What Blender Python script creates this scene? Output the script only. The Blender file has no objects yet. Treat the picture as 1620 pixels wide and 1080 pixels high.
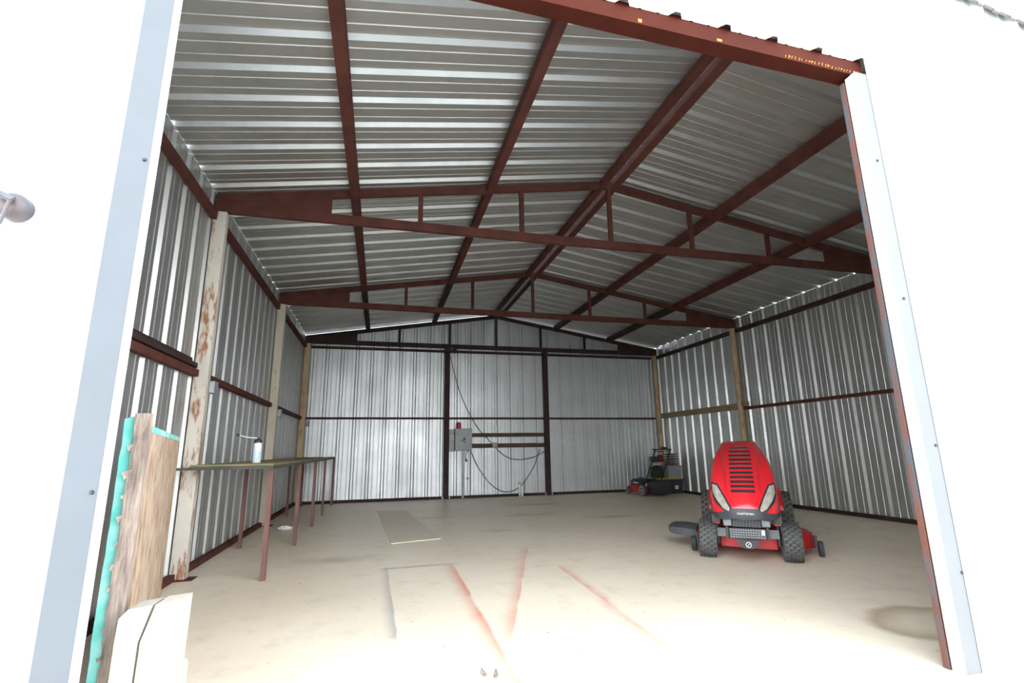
import bpy, bmesh, math, random
from mathutils import Vector, Matrix
random.seed(7)
PI = math.pi
SC = bpy.context.scene
COL = SC.collection

# ------------------------------------------------------------------ camera
yaw, pitch, roll, fpx = 0.25734, 0.21484, -0.01527, 784.39
fwd = Vector((math.sin(yaw)*math.cos(pitch), math.cos(yaw)*math.cos(pitch), math.sin(pitch)))
rgt = Vector((math.cos(yaw), -math.sin(yaw), 0)); upv = rgt.cross(fwd)
r2 = rgt*math.cos(roll) + upv*math.sin(roll); u2 = -rgt*math.sin(roll) + upv*math.cos(roll)
cd = bpy.data.cameras.new('camera'); cam = bpy.data.objects.new('camera', cd); COL.objects.link(cam)
cd.sensor_width = 36.0; cd.lens = fpx*36/1620; cd.clip_start = 0.02; cd.clip_end = 300
m = Matrix((r2, u2, -fwd)).transposed().to_4x4(); m.translation = (-2.533, -1.964, 1.010)
cam.matrix_world = m; SC.camera = cam

# ------------------------------------------------------------------ sky and exposure
w = bpy.data.worlds.new('overcast_sky'); SC.world = w; w.use_nodes = True
bg = w.node_tree.nodes['Background']
# hazy daylight sky: white towards the horizon, bluer and dimmer overhead
wn_ = w.node_tree; tcw = wn_.nodes.new('ShaderNodeTexCoord'); sepw = wn_.nodes.new('ShaderNodeSeparateXYZ'); rmp = wn_.nodes.new('ShaderNodeValToRGB')
wn_.links.new(tcw.outputs['Generated'], sepw.inputs[0]); wn_.links.new(sepw.outputs[2], rmp.inputs[0]); wn_.links.new(rmp.outputs[0], bg.inputs['Color'])
rmp.color_ramp.elements[0].position = 0.0; rmp.color_ramp.elements[0].color = (1.0, 1.0, 1.0, 1)
rmp.color_ramp.elements[1].position = 0.9; rmp.color_ramp.elements[1].color = (0.30, 0.36, 0.44, 1)
el = rmp.color_ramp.elements.new(0.35); el.color = (0.68, 0.72, 0.76, 1)
bg.inputs['Strength'].default_value = 1.5
SC.view_settings.view_transform = 'Standard'; SC.view_settings.look = 'None'
SC.view_settings.gamma = 1; SC.view_settings.use_curve_mapping = False
SC.view_settings.exposure = 3.05

# ------------------------------------------------------------------ materials
def _new(name):
    mt = bpy.data.materials.new(name); mt.use_nodes = True
    nt = mt.node_tree; b = nt.nodes['Principled BSDF']
    return mt, nt, b
def mix_rgb(nt, a, b, f):
    n = nt.nodes.new('ShaderNodeMix'); n.data_type = 'RGBA'
    for s, v in ((n.inputs[6], a), (n.inputs[7], b), (n.inputs[0], f)):
        if hasattr(v, 'links') or hasattr(v, 'is_linked'): nt.links.new(v, s)
        elif isinstance(v, (tuple, list)): s.default_value = (*v, 1) if len(v) == 3 else v
        else: s.default_value = v
    return n.outputs[2]
def noise(nt, scale, detail=4, stretch=(1, 1, 1), rough=0.55, coord='Object', off=(0, 0, 0)):
    tc = nt.nodes.new('ShaderNodeTexCoord'); mp = nt.nodes.new('ShaderNodeMapping')
    mp.inputs['Scale'].default_value = stretch; mp.inputs['Location'].default_value = off
    nt.links.new(tc.outputs[coord], mp.inputs['Vector'])
    n = nt.nodes.new('ShaderNodeTexNoise'); n.inputs['Scale'].default_value = scale
    n.inputs['Detail'].default_value = detail; n.inputs['Roughness'].default_value = rough
    nt.links.new(mp.outputs[0], n.inputs['Vector'])
    return n.outputs[0]
def ramp(nt, src, lo, hi, a=0.0, b=1.0):
    n = nt.nodes.new('ShaderNodeMapRange'); nt.links.new(src, n.inputs[0])
    n.inputs[1].default_value = lo; n.inputs[2].default_value = hi
    n.inputs[3].default_value = a; n.inputs[4].default_value = b
    return n.outputs[0]
def bump(nt, b, src, strength=0.2, dist=0.01):
    n = nt.nodes.new('ShaderNodeBump'); n.inputs['Strength'].default_value = strength
    n.inputs['Distance'].default_value = dist
    nt.links.new(src, n.inputs['Height']); nt.links.new(n.outputs[0], b.inputs['Normal'])
def mat(name, col, col2=None, rough=0.6, metal=0.0, scale=8, stretch=(1, 1, 1), lo=0.4, hi=0.65, bmp=0.0, coat=0.0, bscale=None, spec=0.5):
    mt, nt, b = _new(name)
    b.inputs['Roughness'].default_value = rough; b.inputs['Metallic'].default_value = metal
    b.inputs['Specular IOR Level'].default_value = spec; b.inputs['Coat Weight'].default_value = coat; b.inputs['Coat Roughness'].default_value = 0.1
    if col2 is None: col2 = tuple(c*0.82 for c in col)
    nz = noise(nt, scale, 5, stretch)
    nt.links.new(mix_rgb(nt, col, col2, ramp(nt, nz, lo, hi)), b.inputs['Base Color'])
    if bmp: bump(nt, b, noise(nt, bscale or scale*3, 4, stretch), bmp)
    return mt
M = {}
def galv(name, col, rough, metal):
    mt, nt, b = _new(name)
    b.inputs['Metallic'].default_value = metal
    n1 = noise(nt, 1.3, 4); n2 = noise(nt, 12, 2)
    c = mix_rgb(nt, col, tuple(x*0.86 for x in col), ramp(nt, n1, 0.35, 0.7))
    c = mix_rgb(nt, c, tuple(x*0.9 for x in col), ramp(nt, n2, 0.45, 0.7))
    nt.links.new(c, b.inputs['Base Color'])
    nt.links.new(ramp(nt, n1, 0.3, 0.7, rough-0.04, rough+0.06), b.inputs['Roughness'])
    return mt
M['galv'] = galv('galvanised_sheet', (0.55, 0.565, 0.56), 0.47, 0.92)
M['galv_back'] = galv('brightened_galvanised_sheet', (0.66, 0.685, 0.70), 0.50, 0.9)  # same sheet metal; the back wall's brighter lighting is put into its base colour
M['white_steel'] = mat('white_painted_steel', (0.82, 0.83, 0.84), (0.76, 0.77, 0.78), rough=0.45, scale=2)
M['trim_steel'] = mat('dull_trim_steel', (0.086, 0.096, 0.107), (0.078, 0.088, 0.098), rough=0.7, metal=0.0, scale=3)
M['trim_steel_r'] = mat('clean_trim_steel', (0.125, 0.132, 0.138), (0.115, 0.122, 0.128), rough=0.7, scale=3)
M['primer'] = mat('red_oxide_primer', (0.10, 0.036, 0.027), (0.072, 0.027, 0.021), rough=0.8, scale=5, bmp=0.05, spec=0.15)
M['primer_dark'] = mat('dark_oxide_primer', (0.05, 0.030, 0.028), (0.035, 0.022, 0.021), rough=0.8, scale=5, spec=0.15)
M['header'] = mat('header_primer', (0.050, 0.0105, 0.0055), (0.040, 0.0085, 0.0048), rough=0.85, scale=4, bmp=0.04, spec=0.1)
M['orange_mark'] = mat('orange_chalk', (0.75, 0.23, 0.03), rough=0.8)
M['black'] = mat('black_plastic', (0.018, 0.018, 0.02), (0.026, 0.026, 0.028), rough=0.5, scale=12)
M['rubber'] = mat('tyre_rubber', (0.030, 0.032, 0.034), (0.065, 0.066, 0.066), rough=0.85, scale=16, bmp=0.2)
M['carcass'] = mat('dusty_tyre', (0.13, 0.128, 0.12), (0.08, 0.08, 0.078), rough=0.9, scale=14)
M['darkgrey'] = mat('dark_grey_plastic', (0.040, 0.046, 0.054), (0.06, 0.066, 0.074), rough=0.55, scale=9)
M['steelgrey'] = mat('grey_painted_steel', (0.20, 0.22, 0.24), (0.15, 0.165, 0.18), rough=0.5, scale=8)
M['boxgrey'] = mat('electrical_box_grey', (0.24, 0.26, 0.265), (0.20, 0.22, 0.225), rough=0.45, metal=0.2, scale=5)
M['labelgrey'] = mat('pale_label', (0.38, 0.39, 0.39), rough=0.6)
M['red'] = mat('mower_red', (0.72, 0.016, 0.026), (0.66, 0.014, 0.024), rough=0.30, scale=4, coat=0.5)
M['deckred'] = mat('deck_red', (0.55, 0.016, 0.020), (0.36, 0.018, 0.018), rough=0.5, scale=6)
M['caprred'] = mat('red_cap', (0.36, 0.012, 0.018), rough=0.4)
M['lens'] = mat('headlight_lens', (0.42, 0.40, 0.34), (0.30, 0.28, 0.23), rough=0.12, scale=14, coat=0.8)
M['white'] = mat('white_plastic', (0.78, 0.79, 0.80), rough=0.45, scale=6)
M['label_blue'] = mat('printed_label', (0.62, 0.74, 0.86), (0.30, 0.42, 0.62), rough=0.5, scale=90, lo=0.52, hi=0.62)
M['conduit'] = mat('grey_conduit', (0.40, 0.42, 0.43), rough=0.4, metal=0.3)
M['cord'] = mat('black_cord', (0.02, 0.02, 0.022), rough=0.6)
M['wood'] = mat('old_tan_board', (0.27, 0.20, 0.125), (0.18, 0.125, 0.075), rough=0.85, scale=6, stretch=(0.4, 0.4, 8), bmp=0.2)
M['brownwood'] = mat('dark_brown_board', (0.085, 0.050, 0.030), (0.05, 0.03, 0.02), rough=0.8, scale=5, stretch=(0.6, 6, 6), bmp=0.2)
M['lumber'] = mat('pale_lumber', (0.46, 0.42, 0.34), (0.36, 0.31, 0.23), rough=0.85, scale=5, stretch=(10, 10, 0.7), bmp=0.25, lo=0.5, hi=0.8)
M['graywood'] = mat('weathered_plank', (0.34, 0.27, 0.22), (0.16, 0.12, 0.10), rough=0.9, scale=9, stretch=(5, 5, 0.6), bmp=0.5)
M['teal'] = mat('teal_edge_paint', (0.14, 0.58, 0.50), (0.38, 0.74, 0.68), rough=0.8, scale=5, stretch=(1, 1, 1.3), lo=0.45, hi=0.62)
M['ply'] = mat('bench_plywood', (0.27, 0.20, 0.10), (0.16, 0.19, 0.09), rough=0.85, scale=4, lo=0.45, hi=0.6)
M['bench_frame'] = mat('bench_angle_iron', (0.055, 0.075, 0.062), (0.05, 0.035, 0.03), rough=0.65, scale=4)
M['bench_leg'] = mat('bench_leg_primer', (0.155, 0.070, 0.060), (0.11, 0.052, 0.046), rough=0.65, scale=4)
M['yellow'] = mat('yellow_lid', (0.42, 0.32, 0.02), rough=0.5)
M['bingrey'] = mat('bin_grey', (0.24, 0.265, 0.29), (0.21, 0.23, 0.26), rough=0.5)
M['bag_green'] = mat('dark_green_cloth', (0.020, 0.036, 0.022), (0.012, 0.02, 0.013), rough=0.9, scale=10, bmp=0.4)
M['cloth_pink'] = mat('pale_pink_cloth', (0.42, 0.34, 0.34), (0.30, 0.12, 0.14), rough=0.9, scale=9, bmp=0.4, lo=0.5, hi=0.7)
M['cloth_red'] = mat('dark_red_cloth', (0.16, 0.018, 0.02), (0.08, 0.01, 0.012), rough=0.9, scale=14, bmp=0.4)
M['sack_a'] = mat('tan_sack', (0.22, 0.19, 0.10), (0.07, 0.055, 0.04), rough=0.85, scale=5, stretch=(0.5, 0.5, 12))
M['sack_b'] = mat('brown_sack', (0.10, 0.07, 0.05), (0.17, 0.14, 0.09), rough=0.85, scale=5, stretch=(0.5, 0.5, 12))
M['fixture'] = mat('dull_zinc', (0.055, 0.056, 0.066), (0.075, 0.05, 0.05), rough=0.5, scale=9)
M['ground'] = mat('pale_gravel', (0.56, 0.54, 0.50), (0.48, 0.46, 0.42), rough=0.95, scale=3)

def post_mat(name, paint, rust, lo, hi, tan=None):
    mt, nt, b = _new(name); b.inputs['Roughness'].default_value = 0.75
    n1 = noise(nt, 7, 8, (1.4, 1.4, 0.35), 0.7); n2 = noise(nt, 2.0, 5, (1, 1, 0.5), off=(3, 1, 2))
    c = mix_rgb(nt, paint, tuple(x*0.8 for x in paint), ramp(nt, n2, 0.4, 0.65))
    c = mix_rgb(nt, c, rust, ramp(nt, n1, lo, hi))
    nt.links.new(c, b.inputs['Base Color']); bump(nt, b, n1, 0.2)
    return mt
M['post_white'] = post_mat('peeling_white_paint_on_rust', (0.56, 0.52, 0.45), (0.25, 0.105, 0.045), 0.51, 0.60)
M['post_cream'] = post_mat('dull_cream_paint_on_rust', (0.52, 0.47, 0.37), (0.28, 0.15, 0.06), 0.56, 0.70)
M['post_tan'] = post_mat('tan_rusted_post', (0.52, 0.40, 0.24), (0.34, 0.17, 0.07), 0.50, 0.64)
M['jamb'] = post_mat('rust_and_blue_jamb', (0.13, 0.048, 0.032), (0.06, 0.072, 0.085), 0.46, 0.56)

def osb_mat():
    mt, nt, b = _new('oriented_strand_board'); b.inputs['Roughness'].default_value = 0.9
    n1 = noise(nt, 26, 5, (0.6, 0.6, 0.28), 0.7); n2 = noise(nt, 3, 3)
    c = mix_rgb(nt, (0.50, 0.37, 0.26), (0.25, 0.165, 0.105), ramp(nt, n1, 0.42, 0.62))
    c = mix_rgb(nt, c, (0.42, 0.36, 0.31), ramp(nt, n2, 0.45, 0.75, 0, 0.6))
    nt.links.new(c, b.inputs['Base Color']); bump(nt, b, n1, 0.35)
    return mt
M['osb'] = osb_mat()

def floor_mat():
    mt, nt, b = _new('old_concrete'); b.inputs['Roughness'].default_value = 0.42; b.inputs['Specular IOR Level'].default_value = 0.7
    L = nt.links
    n1 = noise(nt, 0.8, 6, rough=0.6); n2 = noise(nt, 5, 6, (1, 1, 1), 0.65); n3 = noise(nt, 45, 3)
    c = mix_rgb(nt, (0.86, 0.75, 0.585), (0.78, 0.66, 0.50), ramp(nt, n1, 0.35, 0.68))
    c = mix_rgb(nt, c, (0.56, 0.51, 0.43), ramp(nt, n2, 0.52, 0.75, 0, 0.6))
    c = mix_rgb(nt, c, (0.60, 0.57, 0.52), ramp(nt, n3, 0.55, 0.75, 0, 0.35))
    tc = nt.nodes.new('ShaderNodeTexCoord')
    wn = nt.nodes.new('ShaderNodeTexNoise'); wn.inputs['Scale'].default_value = 3.5; wn.inputs['Detail'].default_value = 4
    L.new(tc.outputs['Object'], wn.inputs['Vector'])
    wob = ramp(nt, wn.outputs[0], 0.3, 0.7, -0.035, 0.035); spk = ramp(nt, wn.outputs[0], 0.3, 0.62, 0.35, 1.0)
    def math_(op, a, bb=None, clamp=False):
        n = nt.nodes.new('ShaderNodeMath'); n.operation = op; n.use_clamp = clamp
        for i, v in enumerate((a, bb)):
            if v is None: continue
            if isinstance(v, (int, float)): n.inputs[i].default_value = v
            else: L.new(v, n.inputs[i])
        return n.outputs[0]
    def seg(A, B, soft, hard, col, amt):
        # overspray beside a masking edge: sharp on one side, fading on the other
        nonlocal c
        d = Vector((B[0]-A[0], B[1]-A[1], 0)); ln = d.length; d.normalize(); nn = Vector((-d.y, d.x, 0))
        s = nt.nodes.new('ShaderNodeVectorMath'); s.operation = 'SUBTRACT'
        L.new(tc.outputs['Object'], s.inputs[0]); s.inputs[1].default_value = (A[0], A[1], 0)
        def dot(v):
            n = nt.nodes.new('ShaderNodeVectorMath'); n.operation = 'DOT_PRODUCT'
            L.new(s.outputs[0], n.inputs[0]); n.inputs[1].default_value = v; return n.outputs['Value']
        t, u = dot(d), dot(nn)
        uw = math_('ADD', u, math_('MULTIPLY', wob, 0.25))
        m1 = ramp(nt, uw, 0, soft, 1, 0) if soft > 0 else ramp(nt, uw, soft, 0, 0, 1)
        m2 = ramp(nt, uw, -hard, 0, 0, 1) if soft > 0 else ramp(nt, uw, 0, hard, 1, 0)
        m1 = math_('POWER', m1, 1.6)
        m3 = ramp(nt, t, -0.06, 0.04, 0, 1); m4 = ramp(nt, t, ln-0.04, ln+0.10, 1, 0)
        mm = math_('MULTIPLY', math_('MULTIPLY', m1, m2), math_('MULTIPLY', m3, m4))
        mm = math_('MULTIPLY', math_('MULTIPLY', mm, spk), amt, True)
        c = mix_rgb(nt, c, col, mm)
    OR = (0.66, 0.21, 0.135); BL = (0.17, 0.19, 0.22)
    seg((-2.435, 2.857), (-1.864, 2.872), 0.10, 0.015, BL, 0.8)
    seg((-2.413, 1.13), (-2.435, 2.857), 0.085, 0.012, BL, 0.6)
    seg((-1.90, 0.30), (-1.885, 1.35), 0.10, 0.02, OR, 0.75)
    seg((-1.885, 1.35), (-1.862, 2.84), 0.10, 0.02, OR, 0.9)
    seg((-1.80, 0.943), (-1.003, 3.356), 0.12, 0.012, OR, 0.65)
    seg((-1.003, 3.356), (-0.85, 3.35), 0.05, 0.01, OR, 0.5)
    seg((-1.075, 0.25), (-1.01, 1.45), 0.10, 0.03, OR, 0.6)
    seg((-1.01, 1.45), (-0.97, 2.45), -0.085, 0.02, OR, 0.75)
    # brown water stain by the right jamb
    s = nt.nodes.new('ShaderNodeVectorMath'); s.operation = 'SUBTRACT'; L.new(tc.outputs['Object'], s.inputs[0]); s.inputs[1].default_value = (0.60, 0.46, 0)
    sc_ = nt.nodes.new('ShaderNodeVectorMath'); sc_.operation = 'MULTIPLY'; L.new(s.outputs[0], sc_.inputs[0]); sc_.inputs[1].default_value = (2.9, 3.5, 0)
    ln_ = nt.nodes.new('ShaderNodeVectorMath'); ln_.operation = 'LENGTH'; L.new(sc_.outputs[0], ln_.inputs[0])
    dist = math_('ADD', ln_.outputs['Value'], math_('MULTIPLY', wob, 3.5))
    ring = math_('MULTIPLY', ramp(nt, dist, 0.45, 0.95, 0.2, 1), ramp(nt, dist, 0.95, 1.2, 1, 0))
    c = mix_rgb(nt, c, (0.40, 0.29, 0.175), math_('MULTIPLY', ring, 0.8))
    sp_ = noise(nt, 22, 2, off=(4, 7, 0)); c = mix_rgb(nt, c, (0.10, 0.085, 0.065), ramp(nt, sp_, 0.735, 0.75, 0, 0.8))
    # dark oily patches further in
    for (px, py, rx, ry, a) in ((-1.7, 6.2, .55, .12, .3), (-0.2, 6.0, .5, .15, .45), (0.3, 7.4, .6, .2, .45), (1.9, 3.3, .9, .35, .5), (-2.9, 3.4, .5, .2, .35), (0.9, 5.3, .5, .18, .4), (-1.0, 4.6, .3, .12, .3)):
        s = nt.nodes.new('ShaderNodeVectorMath'); s.operation = 'SUBTRACT'; L.new(tc.outputs['Object'], s.inputs[0]); s.inputs[1].default_value = (px, py, 0)
        q = nt.nodes.new('ShaderNodeVectorMath'); q.operation = 'MULTIPLY'; L.new(s.outputs[0], q.inputs[0]); q.inputs[1].default_value = (1/rx, 1/ry, 0)
        e = nt.nodes.new('ShaderNodeVectorMath'); e.operation = 'LENGTH'; L.new(q.outputs[0], e.inputs[0])
        dd = math_('ADD', e.outputs['Value'], math_('MULTIPLY', wob, 9.0))
        c = mix_rgb(nt, c, (0.20, 0.165, 0.12), math_('MULTIPLY', ramp(nt, dd, 0.2, 1.1, 1, 0), a))
    L.new(c, b.inputs['Base Color']); bump(nt, b, n2, 0.08)
    return mt
M['floor'] = floor_mat()

# ------------------------------------------------------------------ helpers
class MB:
    def __init__(s): s.v = []; s.f = []
    def add(s, vs, fs):
        o = len(s.v); s.v += [tuple(v) for v in vs]; s.f += [tuple(i+o for i in f) for f in fs]; return s
    def box(s, x0, x1, y0, y1, z0, z1, bev=0.0):
        if bev <= 0:
            s.add([(x0,y0,z0),(x1,y0,z0),(x1,y1,z0),(x0,y1,z0),(x0,y0,z1),(x1,y0,z1),(x1,y1,z1),(x0,y1,z1)],
                  [(0,3,2,1),(4,5,6,7),(0,1,5,4),(1,2,6,5),(2,3,7,6),(3,0,4,7)])
        else:
            bm = bmesh.new(); bmesh.ops.create_cube(bm, size=1)
            for v in bm.verts: v.co = Vector(((x0+x1)/2+v.co.x*(x1-x0), (y0+y1)/2+v.co.y*(y1-y0), (z0+z1)/2+v.co.z*(z1-z0)))
            bmesh.ops.bevel(bm, geom=bm.edges[:], offset=bev, segments=2, affect='EDGES', profile=0.6)
            s.bm(bm)
        return s
    def bm(s, bm):
        bm.verts.index_update()
        s.add([v.co[:] for v in bm.verts], [[v.index for v in f.verts] for f in bm.faces]); bm.free(); return s
    def beam(s, a, b, wd, ht, up=(0, 0, 1)):
        a, b = Vector(a), Vector(b); d = (b-a).normalized(); up = Vector(up)
        sx = d.cross(up).normalized(); sz = sx.cross(d)
        vs = [p + sx*i*wd/2 + sz*j*ht/2 for p in (a, b) for i, j in ((-1,-1),(1,-1),(1,1),(-1,1))]
        return s.add(vs, [(3,2,1,0),(4,5,6,7),(0,1,5,4),(1,2,6,5),(2,3,7,6),(3,0,4,7)])
    def tube(s, pts, r, n=8, caps=True):
        pts = [Vector(p) for p in pts]; rs = r if isinstance(r, (list, tuple)) else [r]*len(pts)
        rings = []; prev = None
        for i, p in enumerate(pts):
            d = ((pts[min(i+1, len(pts)-1)]) - pts[max(i-1, 0)]).normalized()
            if prev is None:
                a = Vector((0, 0, 1)) if abs(d.z) < 0.9 else Vector((1, 0, 0)); x = d.cross(a).normalized()
            else: x = (prev - d*prev.dot(d)).normalized()
            prev = x; y = d.cross(x)
            rings.append([p + (x*math.cos(2*PI*k/n) + y*math.sin(2*PI*k/n))*rs[i] for k in range(n)])
        return s.loft(rings, caps)
    def loft(s, rings, caps=True, closed=True):
        n = len(rings[0]); vs = [v for r in rings for v in r]; fs = []
        for i in range(len(rings)-1):
            for k in range(n if closed else n-1):
                fs.append((i*n+k, i*n+(k+1) % n, (i+1)*n+(k+1) % n, (i+1)*n+k))
        if caps: fs += [tuple(range(n))[::-1], tuple(range((len(rings)-1)*n, len(rings)*n))]
        return s.add(vs, fs)
    def lathe(s, prof, n=24, axis='z', c=(0, 0, 0)):
        rings = []
        for r, h in prof:
            ring = []
            for k in range(n):
                a = 2*PI*k/n; q = (r*math.cos(a), r*math.sin(a), h)
                if axis == 'x': q = (h, q[0], q[1])
                if axis == 'y': q = (q[1], h, q[0])
                ring.append((q[0]+c[0], q[1]+c[1], q[2]+c[2]))
            rings.append(ring)
        return s.loft(rings)
    def prism(s, poly, d0, d1, axis='y'):
        def pt(q, d): return (q[0], d, q[1]) if axis == 'y' else (d, q[0], q[1]) if axis == 'x' else (q[0], q[1], d)
        return s.loft([[pt(q, d0) for q in poly], [pt(q, d1) for q in poly]])
    def build(s, name, material, parent=None, smooth=False, loc=(0, 0, 0), rot=(0, 0, 0)):
        me = bpy.data.meshes.new(name); me.from_pydata(s.v, [], s.f); me.validate(); 
        bm = bmesh.new(); bm.from_mesh(me); bmesh.ops.recalc_face_normals(bm, faces=bm.faces); bm.to_mesh(me); bm.free()
        me.materials.append(M[material] if isinstance(material, str) else material)
        if smooth:
            for p in me.polygons: p.use_smooth = True
            me.set_sharp_from_angle(angle=math.radians(38))
        o = bpy.data.objects.new(name, me); COL.objects.link(o); o.parent = parent
        o.location = loc; o.rotation_euler = rot
        return o
def empty(name, loc=(0, 0, 0), rz=0.0):
    o = bpy.data.objects.new(name, None); COL.objects.link(o); o.location = loc; o.rotation_euler = (0, 0, rz)
    o.empty_display_size = 0.1; return o
def tag(o, label, cat, group=None):
    o['label'] = label; o['category'] = cat
    if group: o['group'] = group
    return o
def struct(o, label=None, cat=None):
    o['kind'] = 'structure'
    if label: o['label'] = label
    if cat: o['category'] = cat
    return o
def instance(src, parent, loc=(0, 0, 0), name=None):
    c = src.copy(); COL.objects.link(c); c.parent = parent; c.location = loc
    if name: c.name = name
    return c

# ------------------------------------------------------------------ building dimensions
XW = 4.17          # half width to the sheet metal
YB = 9.19          # back sheet metal
Y1, Y2, Y3 = 3.005, 6.156, 9.10
ZB0, ZB1 = 3.285, 3.38     # bottom chord
SL = 0.162
def zroof(x): return 4.165 - SL*abs(x)
PITCH = 0.3048

# --- sheet metal profile (t across the sheet, d = depth away from the room)
def profile(n=3, step=PITCH):
    p = [(0.0, 0.0)]
    for i in range(n):
        c = (i+0.5)*step; r = step/PITCH
        for f in (-0.1, ):
            cc = c+f*r; p += [(cc-.011, 0), (cc-.005, .0040), (cc+.005, .0040), (cc+.011, 0)]
        p += [(c-.042, 0), (c-.016, .032), (c+.016, .032), (c+.042, 0)]
        for f in (0.1, ):
            cc = c+f*r; p += [(cc-.011, 0), (cc-.005, .0040), (cc+.005, .0040), (cc+.011, 0)]
    p.append((n*step, 0.0))
    return p
def sheet(place, top, bottom, n=3, step=PITCH):
    """place(t, d, h) -> xyz ; top/bottom(t) -> h"""
    mb = MB(); pr = profile(n, step); lo = []; hi = []
    for t, d in pr: lo.append(place(t, d, bottom(t, d))); hi.append(place(t, d, top(t, d)))
    return mb.loft([lo, hi], caps=False, closed=False)

# floor and ground
fl = MB().box(-4.22, 4.22, -0.35, 9.24, -0.15, 0.0).build('floor', 'floor'); struct(fl, 'stained beige concrete slab with faded orange and blue overspray lines', 'floor')
gr = MB()
N = 60
gr.box(-45, 45, -45, -0.35, -0.30, -0.02); gr.box(-45, -4.22, -0.35, 45, -0.30, -0.02); gr.box(4.22, 45, -0.35, 45, -0.30, -0.02); gr.box(-4.22, 4.22, 9.24, 45, -0.30, -0.02)
struct(gr.build('ground', 'ground'), 'pale gravel ground outside the open shed', 'ground')

# walls
def wall_run(name, label, make, count, src_cache=None):
    e = struct(empty(name), label, 'wall')
    return e
wl = struct(empty('wall_left', (-XW, 0, 0)), 'grey ribbed sheet-metal side wall behind the workbench', 'wall')
wr = struct(empty('wall_right', (XW, 0, 0)), 'grey ribbed sheet-metal side wall behind the riding mower', 'wall')
NS = 10; stepS = YB/(NS*3)
ztop = zroof(XW)-0.0015
a = sheet(lambda t, d, h: (-d, t, h), lambda t, d: ztop, lambda t, d: 0.012, step=stepS).build('wall_panel', 'galv', wl)
b = sheet(lambda t, d, h: (d, t, h), lambda t, d: ztop, lambda t, d: 0.012, step=stepS).build('wall_panel', 'galv', wr)
for i in range(1, NS):
    instance(a, wl, (0, i*stepS*3, 0)); instance(b, wr, (0, i*stepS*3, 0))
wb = struct(empty('wall_back', (0, YB, 0)), 'bright ribbed sheet-metal gable wall at the back', 'wall')
NBK = 9; stepB = 2*XW/(NBK*3)
for i in range(NBK):
    x0 = -XW + i*stepB*3
    mb = MB(); pr = profile(3, stepB)
    ts = sorted(set([t for t, d in pr] + ([-x0] if x0 < 0 < x0+3*stepB else [])))
    def dep(t):
        for (t0, d0), (t1, d1) in zip(pr, pr[1:]):
            if t0 <= t <= t1: return d0 + (d1-d0)*((t-t0)/(t1-t0) if t1 > t0 else 0)
        return 0
    lo = [(x0+t, dep(t), 0.012) for t in ts]; hi = [(x0+t, dep(t), zroof(x0+t)-0.027) for t in ts]
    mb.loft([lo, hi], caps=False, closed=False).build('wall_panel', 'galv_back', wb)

# roof
ce = struct(empty('ceiling', (0, 0, 4.165)), 'ribbed galvanised roof sheets seen from inside', 'ceiling')
YF = -0.12; NR = 10; stepR = (YB+0.12-YF)/(NR*3)
XE = XW+0.10
for sgn in (-1, 1):
    e0 = None
    for i in range(NR):
        if e0 is None:
            e0 = sheet(lambda t, d, h: (sgn*h, t, -SL*h+d), lambda t, d: XE, lambda t, d: 0.011, step=stepR).build('roof_panel', 'galv', ce, loc=(0, YF, 0))
        else: instance(e0, ce, (0, YF+i*stepR*3, 0))

# front wall: gable strip above the opening, fixed panels either side
wf = struct(empty('wall_front', (0, 0, 0)), 'white painted ribbed metal front wall around the wide opening', 'wall')
def front_sheet(x0, n, z0f, step=PITCH, y0=-0.083):
    mb = MB(); pr = profile(n, step)
    ts = sorted(set([t for t, d in pr] + ([-x0] if x0 < 0 < x0+n*step else [])))
    def dep(t):
        for (t0, d0), (t1, d1) in zip(pr, pr[1:]):
            if t0 <= t <= t1: return d0 + (d1-d0)*((t-t0)/(t1-t0) if t1 > t0 else 0)
        return 0
    lo = [(x0+t, y0-dep(t), z0f(x0+t)) for t in ts]; hi = [(x0+t, y0-dep(t), zroof(x0+t)-0.02) for t in ts]
    mb.loft([lo, hi], caps=False, closed=False).build('wall_panel', 'white_steel', wf)
HT = lambda x: 3.235 - 0.020*(x+0.8)       # top of the header along x
xs = 0.260
x = xs - 4*3*PITCH + 0.0
k = 0
while x < xs - 0.01:
    front_sheet(x, 3, lambda q: HT(q)-0.004, y0=-0.058); x += 3*PITCH
front_sheet(-XW, 1, lambda q: HT(q)-0.004, step=(xs-4*3*PITCH+XW), y0=-0.058)
x = 0.120
while x < XW - 0.5:
    front_sheet(x, 3, lambda q: 0.0, y0=-0.083); x += 3*PITCH
front_sheet(x, 1, lambda q: 0.0, step=XW-x, y0=-0.083)
front_sheet(-XW, 2, lambda q: 0.0, step=(XW-3.472)/2, y0=-0.060)

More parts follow.
